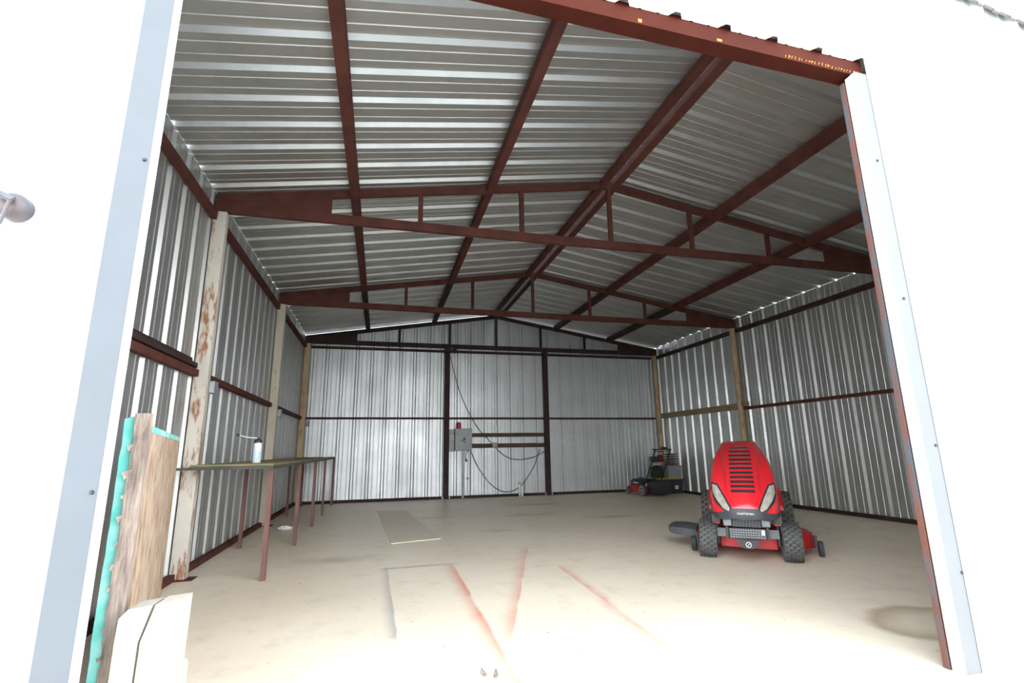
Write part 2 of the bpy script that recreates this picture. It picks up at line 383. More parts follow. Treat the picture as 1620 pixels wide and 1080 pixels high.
# header beam over the opening
hd = empty('header_beam', (0, 0, 3.1)); tag(hd, 'thick red-brown steel header beam across the top of the opening', 'beam')
mb = MB()
za, zb = 3.150-3.1, 3.150-0.02*4.3-3.1
def hz(x): return 3.137 - 0.020*(x+0.8) - 3.1
hx0, hx1 = -3.44, 0.125
rings = []
for x in (hx0, hx1):
    z = hz(x); rings.append([(x, -0.055, z), (x, 0.035, z), (x, 0.035, z+.115), (x, -0.055, z+.115)])
mb.loft(rings).build('beam_tube', 'header', hd)
mb = MB()
for x, dx, dz in [(-1.33, .02, .02), (-0.86, .03, .014)]:
    mb.box(x, x+dx, -0.0012-0.055, -0.055, hz(x)+.01, hz(x)+.01+dz)
mb.build('paint_fleck', 'orange_mark', hd)
mb = MB()
xx = -0.42
random.seed(3)
while xx < 0.10:
    L_ = random.uniform(.008, .022)
    mb.beam((xx, -0.0565, hz(xx)+.006+random.uniform(0, .006)), (xx+L_*.4, -0.0565, hz(xx)+.022+random.uniform(-.004, .006)), .002, .004, up=(0, 1, 0))
    if random.random() < .45: mb.beam((xx, -0.0565, hz(xx)+.02), (xx+.014, -0.0565, hz(xx)+.021), .002, .003, up=(0, 1, 0))
    xx += random.uniform(.014, .03)
mb.build('chalk_scribble', 'orange_mark', hd)

# door jambs and trims
jr = empty('jamb_post', (0.04, 0, 0)); tag(jr, 'rusty brown and blue steel jamb post at the right of the opening', 'post')
MB().box(-0.021, 0.06, -0.018, 0.012, 0.0, 3.09, .002).build('tube', 'jamb', jr)
jl = empty('jamb_post', (-3.42, 0, 0)); tag(jl, 'narrow white-edged jamb post at the left of the opening', 'post')
MB().box(-0.06, -0.004, -0.045, 0.03, 0.0, 3.13, .003).build('tube', 'white_steel', jl)
t1 = empty('trim_1', (0.03, -0.05, 0)); struct(t1, 'pale galvanised corner trim on the right side of the opening', 'trim')
MB().box(0.0, 0.098, -0.03, 0.0, 0.0, 3.115, .003).build('flashing', 'trim_steel_r', t1)
MB().box(-0.010, 0.0, -0.030, 0.022, 0.0, 3.10).build('folded_lip', 'white_steel', t1)
for (dx, z) in ((.05, 2.55), (.075, 1.0), (.085, .42), (.05, 1.75)):
    MB().lathe([(0.0, -.036), (.006, -.036), (.008, -.030), (.008, -.029)], 8, 'y', (dx, 0, z)).build('screw', 'black', t1)
t2 = empty('trim_2', (-3.366, -0.05, 0)); struct(t2, 'pale galvanised corner trim on the left side of the opening', 'trim')
MB().box(-0.112, -0.012, -0.03, 0.0, 0.0, 3.13, .003).build('flashing', 'trim_steel', t2)
MB().box(-0.012, 0.0, -0.032, 0.0, 0.0, 3.13).build('folded_lip', 'white_steel', t2)
for z in (.9, 2.05): MB().lathe([(0.0, -.036), (.005, -.036), (.007, -.030), (.007, -.029)], 8, 'y', (-.03, 0, z)).build('screw', 'black', t2)
hk = empty('latch_bracket', (0.30, -0.075, 2.0)); tag(hk, 'tiny dark metal latch stub on the white wall right of the opening', 'latch')
MB().box(-.02, .012, -.022, 0.0, -.006, .004).box(.004, .014, -.022, 0.0, -.006, .014).build('stub', 'black', hk)
# rake trim at the roof edge
rk = empty('trim_3', (0, -0.12, 0)); struct(rk, 'cream scalloped rake trim along the front roof edge', 'trim')
for sgn in (-1, 1):
    mb = MB(); n = 90
    for i in range(n):
        xa, xb = XE*i/n, XE*(i+1)/n
        dz = .012 if (i % 3 == 0) else 0.0
        mb.add([(sgn*xa, -.012, zroof(xa)-.15-dz), (sgn*xb, -.012, zroof(xb)-.15-dz), (sgn*xb, -.012, zroof(xb)+.045), (sgn*xa, -.012, zroof(xa)+.045),
                (sgn*xa, .004, zroof(xa)-.15-dz), (sgn*xb, .004, zroof(xb)-.15-dz), (sgn*xb, .004, zroof(xb)+.045), (sgn*xa, .004, zroof(xa)+.045)],
               [(0,1,2,3),(7,6,5,4),(0,4,5,1),(1,5,6,2),(2,6,7,3),(3,7,4,0)])
    mb.build('flashing', mat('cream_trim', (0.135, 0.130, 0.112), rough=.6), rk)

# base channels
def base(name, label, a, b, wd=.05, ht=.055, mt='primer_dark'):
    o = MB().beam((a[0], a[1], ht/2), (b[0], b[1], ht/2), wd, ht).build(name, mt); struct(o, label, 'baseboard')
base('baseboard_left', 'dark red steel base channel along the left wall', (-XW+.028, .08), (-XW+.028, YB-.06), mt='primer')
base('baseboard_right', 'dark red steel base channel along the right wall', (XW-.028, .08), (XW-.028, YB-.06))
base('baseboard_back', 'dark red steel base channel along the back wall', (-XW+.06, YB-.026), (XW-.06, YB-.026))

# ------------------------------------------------------------------ steel frame
def truss(y, label, thick=.05, matn='primer', drop=0.0):
    e = empty('roof_truss', (0, y, ZB0)); tag(e, label, 'truss', 'gable trusses')
    Z = lambda z: z-ZB0
    xe = XW-.012
    MB().box(-xe, xe, -thick/2, thick/2, 0, ZB1-ZB0).build('bottom_chord', matn, e)
    for s in (-1, 1):
        ring = []
        zt = lambda x: zroof(x)-.020-drop
        mb = MB(); poly = [(0, zt(0)), (s*xe, zt(xe)), (s*xe, zt(xe)-.085), (0, zt(0)-.085)]
        mb.prism([(p[0], Z(p[1])) for p in poly], -thick/2, thick/2).build('top_chord', matn, e)
        gx = 3.11
        poly = [(s*xe, ZB1), (s*gx, ZB1), (s*gx, zt(gx)-.085), (s*xe, max(zt(xe)-.085, ZB1+.004))]
        MB().prism([(p[0], Z(p[1])) for p in poly], -thick/2+.008, thick/2-.008).build('gusset_plate', matn, e)
    for x in (-2.215, -1.09, 0.0, 1.09, 2.215):
        MB().box(x-.025, x+.025, -.02, .02, ZB1-ZB0, Z(zroof(x)-.105-drop-(.004 if x == 0 else 0))).build('web_post', matn, e)
    return e
truss(Y1, 'red-brown steel truss nearest the opening, spanning under the roof')
truss(Y2, 'red-brown steel truss in the middle of the shed')
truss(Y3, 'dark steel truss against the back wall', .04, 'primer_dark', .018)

def post_rect(x, y, label, mt, sx, group):
    e = empty('steel_post', (x, y, 0)); tag(e, label, 'post', group)
    MB().box(-.058, .058, -.042, .042, 0.008, ZB0-.002, .006).build('post_tube', mt, e)
    MB().box(-.06, .12 if sx < 0 else .06, -.07, .07, 0, .008).build('base_plate', 'primer', e)
    return e
def post_round(x, y, label, mt):
    e = empty('steel_post', (x, y, 0)); tag(e, label, 'post', 'right wall posts')
    MB().lathe([(.052, .008), (.052, 1.1), (.050, 2.2), (.052, ZB0-.002)], 16).build('post_pipe', mt, e, smooth=True)
    MB().box(-.09, .055, -.07, .07, 0, .008).build('base_plate', 'primer', e)
    return e
GL = 'left wall posts'
post_rect(-4.105, Y1, 'peeling white post with rust streaks, nearest on the left wall', 'post_white', -1, GL)
post_rect(-4.105, Y2, 'cream post behind the middle of the workbench on the left wall', 'post_cream', -1, GL)
post_rect(-4.105, Y3-.005, 'tan post in the back left corner', 'post_tan', -1, GL)
post_round(4.10, Y1, 'rusty tan post on the right wall hidden behind the jamb', 'post_tan')
post_round(4.10, Y2, 'rusty tan round post rising behind the red riding mower', 'post_tan')
post_round(4.10, Y3-.012, 'tan round post in the back right corner by the totes', 'post_tan')

# purlins (cut between the trusses)
def purlin(x, label, wd=.085, dep=.10):
    e = empty('roof_purlin', (x, 0, zroof(x)-.012)); tag(e, label, 'purlin', 'roof purlins')
    for i, (ya, yb) in enumerate(((0.04, Y1-.026), (Y1+.026, Y2-.026), (Y2+.026, Y3-.021))):
        sl = -SL if x > 0 else SL
        mb = MB(); r = []
        for y in (ya, yb):
            r.append([(-wd/2, y, -sl*wd/2*1 - dep), (wd/2, y, sl*wd/2 - dep), (wd/2, y, sl*wd/2), (-wd/2, y, -sl*wd/2)])
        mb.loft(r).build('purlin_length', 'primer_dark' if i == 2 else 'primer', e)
purlin(-2.89, 'roof purlin nearest the left eave')
purlin(-1.46, 'roof purlin midway up the left roof slope')
purlin(-0.078, 'left one of the paired ridge purlins', .085, .065)
purlin(0.078, 'right one of the paired ridge purlins', .085, .065)
purlin(1.46, 'roof purlin midway up the right roof slope')
purlin(2.85, 'roof purlin nearest the right eave')

# girts
def girt(name, a, b, wd, ht, label, mt='primer', group='wall girts'):
    a, b = Vector(a), Vector(b)
    o = MB().beam((0, 0, 0), b-a, wd, ht).build(name, mt, loc=a); tag(o, label, 'girt', group); return o
gx = XW-.026
for s, nm in ((-1, 'left'), (1, 'right')):
    for (ya, yb, wh) in ((.06, Y1-.06, 'between the opening and the first post'), (Y1+.06, Y2-.06, 'between the first and second posts'), (Y2+.06, Y3-.06, 'between the second post and the back corner')):
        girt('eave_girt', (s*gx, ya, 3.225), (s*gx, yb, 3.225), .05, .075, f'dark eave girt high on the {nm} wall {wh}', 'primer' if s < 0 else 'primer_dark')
for (ya, yb, wh) in ((.06, Y1-.048, 'ahead of the white peeling post'), (Y1+.048, Y2-.048, 'between the white and cream posts'), (Y2+.048, Y3-.055, 'from the cream post to the back corner')):
    girt('wall_girt', (-gx, ya, 1.715), (-gx, yb, 1.715), .05, .06, f'red-brown waist-high girt on the left wall {wh}')
girt('wall_girt', (gx, .06, 1.715), (gx, Y1-.056, 1.715), .05, .05, 'red-brown mid girt on the right wall near the opening', 'primer_dark')
girt('wall_girt', (gx, Y1+.056, 1.715), (gx, Y2-.056, 1.715), .05, .05, 'red-brown mid girt on the right wall above the riding mower', 'primer')
o = MB().box(-.02, .02, Y2+.06, Y3-.08, -.06, .06, .004).build('wood_girt', 'wood', loc=(gx, 0, 1.765)); tag(o, 'tan wooden plank girt between the two far right posts', 'plank')
o = MB().box(-.05, .05, -.05, .05, -.045, .045, .004).build('wood_block', 'wood', loc=(gx-.03, Y2-.12, 1.79)); tag(o, 'small wood offcut wedged beside the round post above the mower', 'wood block')
yb_ = YB-.026
for (xa, xb, wh) in ((-XW+.07, -1.197, 'left of the back doorway frame'), (-1.073, 1.128, 'inside the back doorway frame'), (1.252, XW-.13, 'right of the back doorway frame')):
    girt('wall_girt', (xa, yb_, 1.712), (xb, yb_, 1.712), .05, .042, f'dark mid girt on the back wall {wh}', 'primer_dark')
    girt('wall_girt', (xa, yb_, 3.225), (xb, yb_, 3.225), .05, .05, f'dark top girt under the back truss {wh}', 'primer_dark')
# dark channel lying on the front left girt
o = MB()
o.beam((0, .25, .012), (0, Y1-.10, .012), .05, .006); o.beam((-.024, .25, .055), (-.024, Y1-.10, .055), .006, .085); o.beam((.022, .25, .03), (.022, Y1-.10, .03), .006, .04)
tag(o.build('channel_offcut', 'primer_dark', loc=(-gx, 0, 1.746)), 'dark steel channel length lying on the front left girt', 'steel channel')

# back doorway frame
for x, lab in ((-1.135, 'dark square post beside the breaker box on the back wall'), (1.19, 'dark square post at the right of the back doorway frame')):
    e = empty('door_post', (x, YB-.055, 0)); tag(e, lab, 'post', 'back doorway posts')
    MB().box(-.056, .056, -.048, .048, 0, ZB0-.003, .004).build('post_tube', 'primer_dark', e)
    for s in (-1, 1): MB().box(s*.075-.012, s*.075+.012, -.05, -.03, 0, .055).build('anchor_bolt', 'conduit', e)
o = empty('roller_bracket', (-1.08, Y3-.05, 3.25)); tag(o, 'dark steel bracket plate at the top of the left back doorway post', 'bracket')
MB().box(-.13, .13, -.02, .02, -.075, .09, .006).build('plate', 'primer_dark', o)
MB().lathe([(.035, -.05), (.045, -.035), (.045, -.021)], 14, 'y', (.03, 0, 0)).build('roller', 'black', o)

# wiring on the back wall
yw = YB-.012
for z0, z1, lab, mt in ((1.30, 1.385, 'upper brown board running from breaker box to post', 'brownwood'), (1.06, 1.155, 'lower brown board behind the small junction box', 'brownwood')):
    o = MB().box(-.575, 1.13, -.04, 0, z0, z1, .003).build('mounting_board', mt, loc=(0, yw, 0)); tag(o, lab, 'board', 'boards on the back wall')
bx = empty('breaker_box', (-.767, yw, 1.012)); tag(bx, 'grey metal breaker box on the back wall', 'breaker box')
MB().box(-.188, .188, -.13, 0, 0, .472, .006).build('case', 'boxgrey', bx)
dr = MB().box(-.186, .186, -.142, -.131, .005, .467, .004).build('door', 'boxgrey', bx)
MB().box(-.01, .04, -.150, -.142, .17, .27, .003).build('breaker_window', 'black', dr)
MB().box(.005, .028, -.158, -.150, .19, .225, .002).build('breaker_switch', 'labelgrey', dr)
MB().box(-.075, -.02, -.146, -.142, .205, .222).build('latch', 'black', dr)
for z in (.08, .37): MB().lathe([(.012, -.03), (.012, .03)], 10, 'z', (-.195, -.12, z)).build('hinge', 'darkgrey', bx)
sb = empty('wiring_cabinet', (-1.022, yw, .993)); tag(sb, 'narrow grey side cabinet between breaker box and dark post', 'cabinet')
MB().box(-.055, .055, -.07, 0, 0, .477, .004).build('case', 'boxgrey', sb)
MB().box(-.052, .05, -.073, -.07, .24, .37).build('label_plate', 'labelgrey', sb)
rc = empty('red_can', (-.87, yw-.07, 1.486)); tag(rc, 'small red can standing on the breaker box', 'can')
MB().lathe([(0, 0), (.052, 0), (.055, .006), (.055, .115), (.05, .122), (0, .122)], 20).build('body', 'caprred', rc, smooth=True)
MB().lathe([(0, .122), (.035, .122), (.035, .138), (0, .14)], 16).build('lid', 'black', rc, smooth=True)
jb = empty('junction_box', (-.057, yw-.042, 1.06)); tag(jb, 'small grey junction box on the lower brown board', 'junction box')
MB().box(-.06, .06, -.06, 0, 0, .115, .005).build('case', 'boxgrey', jb)
MB().lathe([(.016, -.03), (.016, .0)], 10, 'z', (.03, -.03, 0)).build('cord_gland', 'white', jb)
c1 = empty('conduit', (-.764, yw-.035, 0)); tag(c1, 'thick grey conduit dropping from the breaker box to the floor', 'conduit')
MB().tube([(0, 0, .0), (0, 0, 1.008)], .024, 12).build('pipe', 'conduit', c1, smooth=True)
for z in (.08, .42): MB().lathe([(.03, z), (.03, z+.03)], 12).build('coupling', 'conduit', c1)
c2 = empty('conduit', (-.655, yw-.025, 0)); tag(c2, 'thin white pipe beside the grey conduit under the breaker box', 'conduit')
MB().tube([(0, 0, 0), (.0, 0, .5), (.012, 0, 1.008)], .014, 10).build('pipe', 'white', c2, smooth=True)
MB().box(-.03, .03, -.02, .02, .395, .425, .003).build('clamp', 'steelgrey', c2)
def curve_pts(ctrl, n=24):
    out = []; P_ = [Vector(p) for p in ctrl]; P_ = [P_[0]*2-P_[1]] + P_ + [P_[-1]*2-P_[-2]]
    for i in range(1, len(P_)-2):
        for k in range(n):
            t = k/n; a, b, c, d = P_[i-1:i+3]
            out.append(.5*((2*b)+(c-a)*t+(2*a-5*b+4*c-d)*t*t+(3*b-a-3*c+d)*t**3))
    out.append(P_[-2]); return out
def cord(ctrl, r, label):
    base_ = Vector(ctrl[0]); pts = [p-base_ for p in curve_pts(ctrl, 10)]
    o = MB().tube(pts, r, 6).build('power_cord', 'cord', loc=base_, smooth=True); tag(o, label, 'cord', 'cords on the back wall'); return o
cord([(-1.07, yw-.02, 3.12), (-.86, yw-.018, 2.35), (-.62, yw-.05, 1.80), (-.40, yw-.065, 1.45), (-.125, yw-.055, 1.17)], .008, 'long thin cord slanting down from the truss to the junction box')
cord([(-.02, yw-.07, 1.03), (.22, yw-.03, .86), (.50, yw-.02, .79), (.85, yw-.03, .84), (1.12, yw-.09, .97)], .009, 'dark cord sagging from the junction box to the right post')
cord([(-.60, yw-.07, 1.0), (-.40, yw-.03, .60), (-.10, yw-.02, .24), (.20, yw-.02, .10), (.52, yw-.02, .20), (.83, yw-.03, .58), (1.02, yw-.025, 1.02)], .009, 'dark cord hanging in a deep loop under the breaker box')
pg = empty('pigtail_plug', (-.70, yw-.08, .78)); tag(pg, 'short pigtail with black plug hanging under the breaker box', 'plug')
MB().tube(curve_pts([(.06, .02, .225), (.0, 0, .18), (-.012, 0, .06)], 8), .007, 6).build('lead', 'cord', pg, smooth=True)
MB().tube([(-.012, 0, .06), (-.002, 0, .03), (.02, 0, -.01)], [.012, .02, .016], 8).build('plug', 'black', pg, smooth=True)
for dx, h, lab in ((.500, .30, 'white pipe stub standing at the back wall, taller left one'), (.56, .26, 'white pipe stub standing at the back wall, shorter right one')):
    o = empty('pipe_stub', (dx, yw-.085, 0)); tag(o, lab, 'pipe', 'pipe stubs at the back wall')
    MB().tube([(0, 0, 0), (0, 0, h)], .022, 12).build('pipe', 'white', o, smooth=True)
    MB().lathe([(.026, h-.04), (.026, h+.004), (0, h+.004)], 12).build('cap', 'lumber', o)
# outlet boxes on the left posts
for y, nm, x in ((Y1, 'white peeling post', -4.047), (Y2, 'cream post', -4.047), (Y3-.005, 'back corner post', -4.047)):
    o = empty('outlet_box', (x, y+.06, 1.60)); tag(o, f'small grey outlet box fixed to the {nm}', 'outlet', 'outlet boxes')
    MB().box(.002, .05, -.06, .045, -.055, .055, .004).build('case', 'boxgrey', o)
    MB().box(.01, .045, -.064, -.06, -.045, .045).build('cover', 'labelgrey', o)

# ------------------------------------------------------------------ workbench
wbn = empty('workbench', (-3.42, 2.74, 0)); tag(wbn, 'long narrow workbench with thin brown steel legs along the left wall', 'workbench')
yE = 8.82-2.74
x1, x0 = .02, -.615
def angle(mb, a, b):
    mb.beam(a, b, .035, .04)
f = MB(); f.box(x0, x1, -.03, 0, .884, .912); f.box(x1-.03, x1, 0, yE, .884, .912); f.box(x0, x0+.03, .40, yE, .884, .905); f.box(x0, x1, yE-.03, yE, .884, .912)
f.box(-.745, x0, -.03, -.004, .884, .905)
f.build('frame', 'bench_frame', wbn)
ys = [0.0, 1.32, 2.64, 3.96, 5.02, yE]
for i in range(5):
    MB().box(x0+.002, x1-.003, ys[i]+.003, ys[i+1]-.003, .912, .926).build('top_board', 'ply', wbn)
for y in (.03, 1.62, 3.09, 4.41, yE-.02): MB().box(-.019, .019, y-.019, y+.019, 0, .884).build('leg', 'bench_leg', wbn)
for y in (1.65, 4.53, yE-.02): MB().box(-.58, -.545, y-.018, y+.018, 0, .884).build('leg', 'bench_leg', wbn)

# spray bottle
sp = empty('spray_bottle', (-3.655, 3.28, .926), math.radians(0)); tag(sp, 'white spray bottle with black cap and long curved nozzle tube on workbench', 'bottle')
MB().lathe([(0, 0), (.033, 0), (.036, .006), (.036, .172), (.032, .182), (.022, .186), (0, .186)], 24).build('bottle', 'white', sp, smooth=True)
MB().lathe([(.0364, .03), (.0368, .031), (.0368, .125), (.0364, .126)], 24).build('label_band', 'label_blue', sp, smooth=True)
MB().lathe([(0, .186), (.034, .186), (.035, .200), (.028, .212), (.014, .216), (.012, .235), (0, .237)], 20).build('cap', 'black', sp, smooth=True)
MB().tube(curve_pts([(0, 0, .228), (-.06, -.005, .232), (-.12, -.01, .242), (-.165, -.014, .256)], 6), .0055, 8).build('nozzle_tube', 'white', sp, smooth=True)
MB().tube([(-.160, -.0135, .254), (-.185, -.016, .264)], [.009, .011], 8).build('nozzle_tip', 'black', sp, smooth=True)

# crumpled paper
bm = bmesh.new(); bmesh.ops.create_icosphere(bm, subdivisions=3, radius=1)
random.seed(5)
for v in bm.verts:
    k = 1+random.uniform(-.22, .22); v.co = Vector((v.co.x*.085*k, v.co.y*.05*k, max(0, (v.co.z*.5+.5))*.05*k))
o = MB().bm(bm).build('crumpled_paper', 'white', loc=(-3.72, 5.62, 0.0)); tag(o, 'crumpled white paper on the floor under the workbench', 'paper')

# thin board on the floor
pts = [(-2.539, 7.40), (-2.06, 7.27), (-1.805, 4.242), (-2.371, 4.10)]
c0 = Vector((-2.19, 5.75, 0))
o = MB().prism([(p[0]-c0.x, p[1]-c0.y) for p in pts], 0.0, .006, 'z').build('floor_board', mat('dusty_board', (0.74, 0.65, 0.53), (0.70, 0.60, 0.47), rough=.52, scale=2.5, spec=.55), loc=c0)
tag(o, 'long thin dusty board lying flat on the concrete towards the back', 'board')
# leaves and debris on the floor
random.seed(11)
for (x, y, lab) in ((-1.98, .52, 'dry leaf curled on the floor nearest the opening'), (-2.03, .55, 'small dark leaf scrap beside the curled dry leaf')):
    pts = [(0.03*math.cos(a)*(1+.5*math.cos(a*2)), .012*math.sin(a)) for a in [i*PI/5 for i in range(10)]]
    mb = MB(); mb.loft([[(p[0], p[1], .002+6*p[0]*p[0]) for p in pts], [(p[0], p[1], .004+6*p[0]*p[0]) for p in pts]])
    o = mb.build('dry_leaf', 'graywood', loc=(x, y, 0), rot=(0, 0, random.uniform(0, 3))); tag(o, lab, 'leaf', 'leaf scraps on the floor')

# ------------------------------------------------------------------ boards by the left jamb
ob = empty('strand_board', (-3.392, .265, 0)); tag(ob, 'tall brown strand board sheet with teal top edge standing by the left jamb', 'board')
far = Vector((-3.84+3.392, 1.89-.265, 0)); dirv = far.normalized(); nrm = Vector((dirv.y, -dirv.x, 0))
def slab(mb, a, b, n, th, z0, z1):
    r = [[(a+n*0)[:2]+(z,) if False else (a.x, a.y, z), (b.x, b.y, z), (b.x-n.x*th, b.y-n.y*th, z), (a.x-n.x*th, a.y-n.y*th, z)] for z in (z0, z1)]
    return mb.loft(r)
slab(MB(), Vector((0, 0, 0)), far, nrm, .018, 0, 1.098).build('sheet', 'osb', ob)
slab(MB(), Vector((0, 0, 0))+nrm*.0015, far+nrm*.0015, nrm, .021, 1.098, 1.122).build('painted_edge', 'teal', ob)
# weathered plank in front of the sheet end
pk = empty('weathered_plank', (-3.404, .225, 0)); tag(pk, 'narrow grey splintered plank upright between teal board and strand board', 'plank')
random.seed(21)
rings = []
for i in range(25):
    z = 1.165*i/24; j = lambda: random.uniform(-.004, .004)
    rings.append([(-.022+j()*.6, -.018+j(), z), (.027+j()*.5, -.018+j(), z), (.027+j()*.5, .012, z), (-.019+j()*.4, .012, z)])
MB().loft(rings).build('plank', 'graywood', pk)
for z, s in ((.42, .012), (.62, .018), (.78, .02), (.93, .026), (1.03, .018), (.55, .011), (.70, .009), (.86, .010), (.33, .014)):
    MB().add([(-.024, -.019, z), (-.024+s*.7, -.020, z+s*1.2), (-.026-s*.35, -.030, z+s*.8), (-.026, -.024, z-s*.3), (-.024, -.015, z), (-.024+s*.5, -.016, z+s)],
             [(0, 1, 2), (0, 2, 3), (4, 2, 5), (4, 3, 2), (1, 5, 2), (0, 3, 4), (0, 4, 5, 1)]).build('splinter', 'graywood', pk)
tb = empty('teal_board', (-3.451, .242, 0)); tag(tb, 'narrow board with bright teal painted edge, leftmost beside the white jamb', 'board')
rings = []
for i in range(25):
    z = 1.145*i/24+(0 if i < 24 else 0); j = lambda: random.uniform(-.002, .002)
    rings.append([(-.017+j(), -.012, z), (.0165+j()*.5, -.012, z+(.012 if i == 24 else 0)), (.012, .045, z), (-.016, .045, z)])
MB().loft(rings).build('board', 'teal', tb)
# short pale timbers
t_ = empty('timber_offcut', (-3.335, .12, 0)); tag(t_, 'short pale timber with a clipped corner at bottom left of the opening', 'timber', 'pale timbers')
MB().prism([(-.025, 0), (.041, 0), (.045, .40), (.076, .513), (.005, .505), (-.020, .478), (-.023, .40)], 0, .10).build('timber', 'lumber', t_)
t_ = empty('timber_offcut', (-3.225, .11, 0)); tag(t_, 'short pale timber with a wide flat face, right of the clipped one', 'timber', 'pale timbers')
MB().prism([(-.058, 0), (.062, 0), (.064, .30), (.050, .31), (.054, .522), (-.022, .516), (-.054, .405), (-.056, .30)], 0, .11).build('timber', 'lumber', t_)
# wall lamp on the far left
lp = empty('wall_fixture', (-3.738, -.100, 1.820)); tag(lp, 'round grey metal fitting with pointed hood and hanging rod on white front wall', 'wall fitting')
MB().lathe([(0, -.022), (.02, -.021), (.036, -.016), (.044, -.006), (.046, .008), (.046, .03)], 24, 'y').build('dome', 'fixture', lp, smooth=True)
MB().add([(-.06, -.060, .040), (.022, -.050, .000), (.016, -.018, .024), (-.06, -.018, .058), (-.06, -.056, .026), (.022, -.046, -.008), (.016, -.018, .014), (-.06, -.018, .044)],
         [(0, 1, 2, 3), (7, 6, 5, 4), (0, 4, 5, 1), (1, 5, 6, 2), (2, 6, 7, 3), (3, 7, 4, 0)]).build('hood', 'darkgrey', lp)
MB().tube([(.018, -.044, -.002), (.006, -.046, -.085)], .0055, 8).build('rod', 'fixture', lp, smooth=True)

# ------------------------------------------------------------------ riding mower (local: -y forward, origin under front axle)
rm = empty('riding_mower', (.80, 2.21, 0), math.radians(-39.0)); tag(rm, 'red riding lawn mower parked facing the opening', 'riding mower')
ST = [(-.31, .17, .445, .475, .125), (-.285, .22, .43, .515, .128), (-.22, .262, .43, .60, .130), (-.08, .288, .43, .715, .134), (.12, .292, .44, .835, .140),
      (.40, .270, .46, .950, .150), (.68, .232, .48, 1.035, .158), (.82, .212, .50, 1.062, .160), (.86, .195, .52, 1.058, .150)]
def hood_ring(y, hw, b_, t, c):
    sh = min(.075, (t-b_)*.5)
    pr = [(-hw, b_), (-hw*1.0, b_+(t-b_)*.45), (-hw*.955, t-sh), (-hw*.86, t-sh*.55), (-c-.022, t-.030), (-c, t), (0, t+.006)]
    pr = pr + [(-q[0], q[1]) for q in pr[-2::-1]]
    return [(x, y, z) for x, z in pr]
hood = MB().loft([hood_ring(*s) for s in ST]).build('hood', 'red', rm, smooth=True)
def hood_top(y):
    for a_, b_ in zip(ST, ST[1:]):
        if a_[0] <= y <= b_[0]: return a_[3]+(b_[3]-a_[3])*(y-a_[0])/(b_[0]-a_[0])
    return ST[-1][3]
def hood_surf(x, z):
    """first y (from the front) where the hood reaches height z at offset x"""
    y = ST[0][0]
    while y < ST[-1][0]:
        for a_, b_ in zip(ST, ST[1:]):
            if a_[0] <= y <= b_[0]:
                k = (y-a_[0])/(b_[0]-a_[0]); q = [a_[i]+(b_[i]-a_[i])*k for i in range(5)]; break
        r = hood_ring(*q); top = None
        for p0, p1 in zip(r, r[1:]):
            if min(p0[0], p1[0]) - 1e-6 <= x <= max(p0[0], p1[0]) + 1e-6 and abs(p1[0]-p0[0]) > 1e-6:
                zz = p0[2]+(p1[2]-p0[2])*(x-p0[0])/(p1[0]-p0[0]); top = zz if top is None else max(top, zz)
        if top is not None and top >= z: return y
        y += .004
    return y
# vent slots
slot_y = []
n_s = 11
for i in range(n_s):
    zt = .985 - (.985-.605)*i/(n_s-1)
    y = -.3
    while hood_top(y) < zt: y += .004
    sl_ = math.atan2(hood_top(y+.03)-hood_top(y-.03), .06)
    hw = .100 if i else .085
    mb = MB().box(-hw, hw, -.014 if i > 3 else -.020, .014 if i > 3 else .020, -.004, .0055)
    mb.build('vent_slot', 'black', hood, loc=(0, y, zt+.006), rot=(sl_, 0, 0))
MB().box(-.05, .05, -.010, .010, -.003, .007).build('badge_plate', 'steelgrey', hood, loc=(0, .55, hood_top(.55)+.004), rot=(.28, 0, 0))
# headlights wrapped on the hood front
def wrap(poly, off, th, n=1):
    """a thin shell following the hood surface inside the outline"""
    bm = bmesh.new(); f_ = bm.faces.new([bm.verts.new((x, 0, z)) for x, z in poly])
    bmesh.ops.triangulate(bm, faces=[f_]); bmesh.ops.subdivide_edges(bm, edges=bm.edges[:], cuts=3, use_grid_fill=True)
    bmesh.ops.triangulate(bm, faces=bm.faces[:])
    for v in bm.verts:
        v.co.y = min(hood_surf(max(-.276, min(.276, v.co.x)), v.co.z), .05)-off-th
    ed = [e for e in bm.edges if e.is_boundary]
    r = bmesh.ops.extrude_edge_only(bm, edges=ed)
    for v in r['geom']:
        if isinstance(v, bmesh.types.BMVert): v.co.y += .03
    return MB().bm(bm)
lensp = [(-.262, .665), (-.222, .655), (-.175, .575), (-.122, .475), (-.128, .447), (-.175, .470), (-.228, .535), (-.262, .600)]
framep = [(-.272, .680), (-.215, .668), (-.163, .580), (-.108, .480), (-.112, .432), (-.18, .450), (-.245, .520), (-.276, .590)]
for s in (-1, 1):
    fr = wrap([(x*s, z) for x, z in framep], .002, .006).build('headlight_frame', 'black', rm)
    wrap([(x*s, z) for x, z in lensp], .006, .010).build('lens', 'lens', fr)
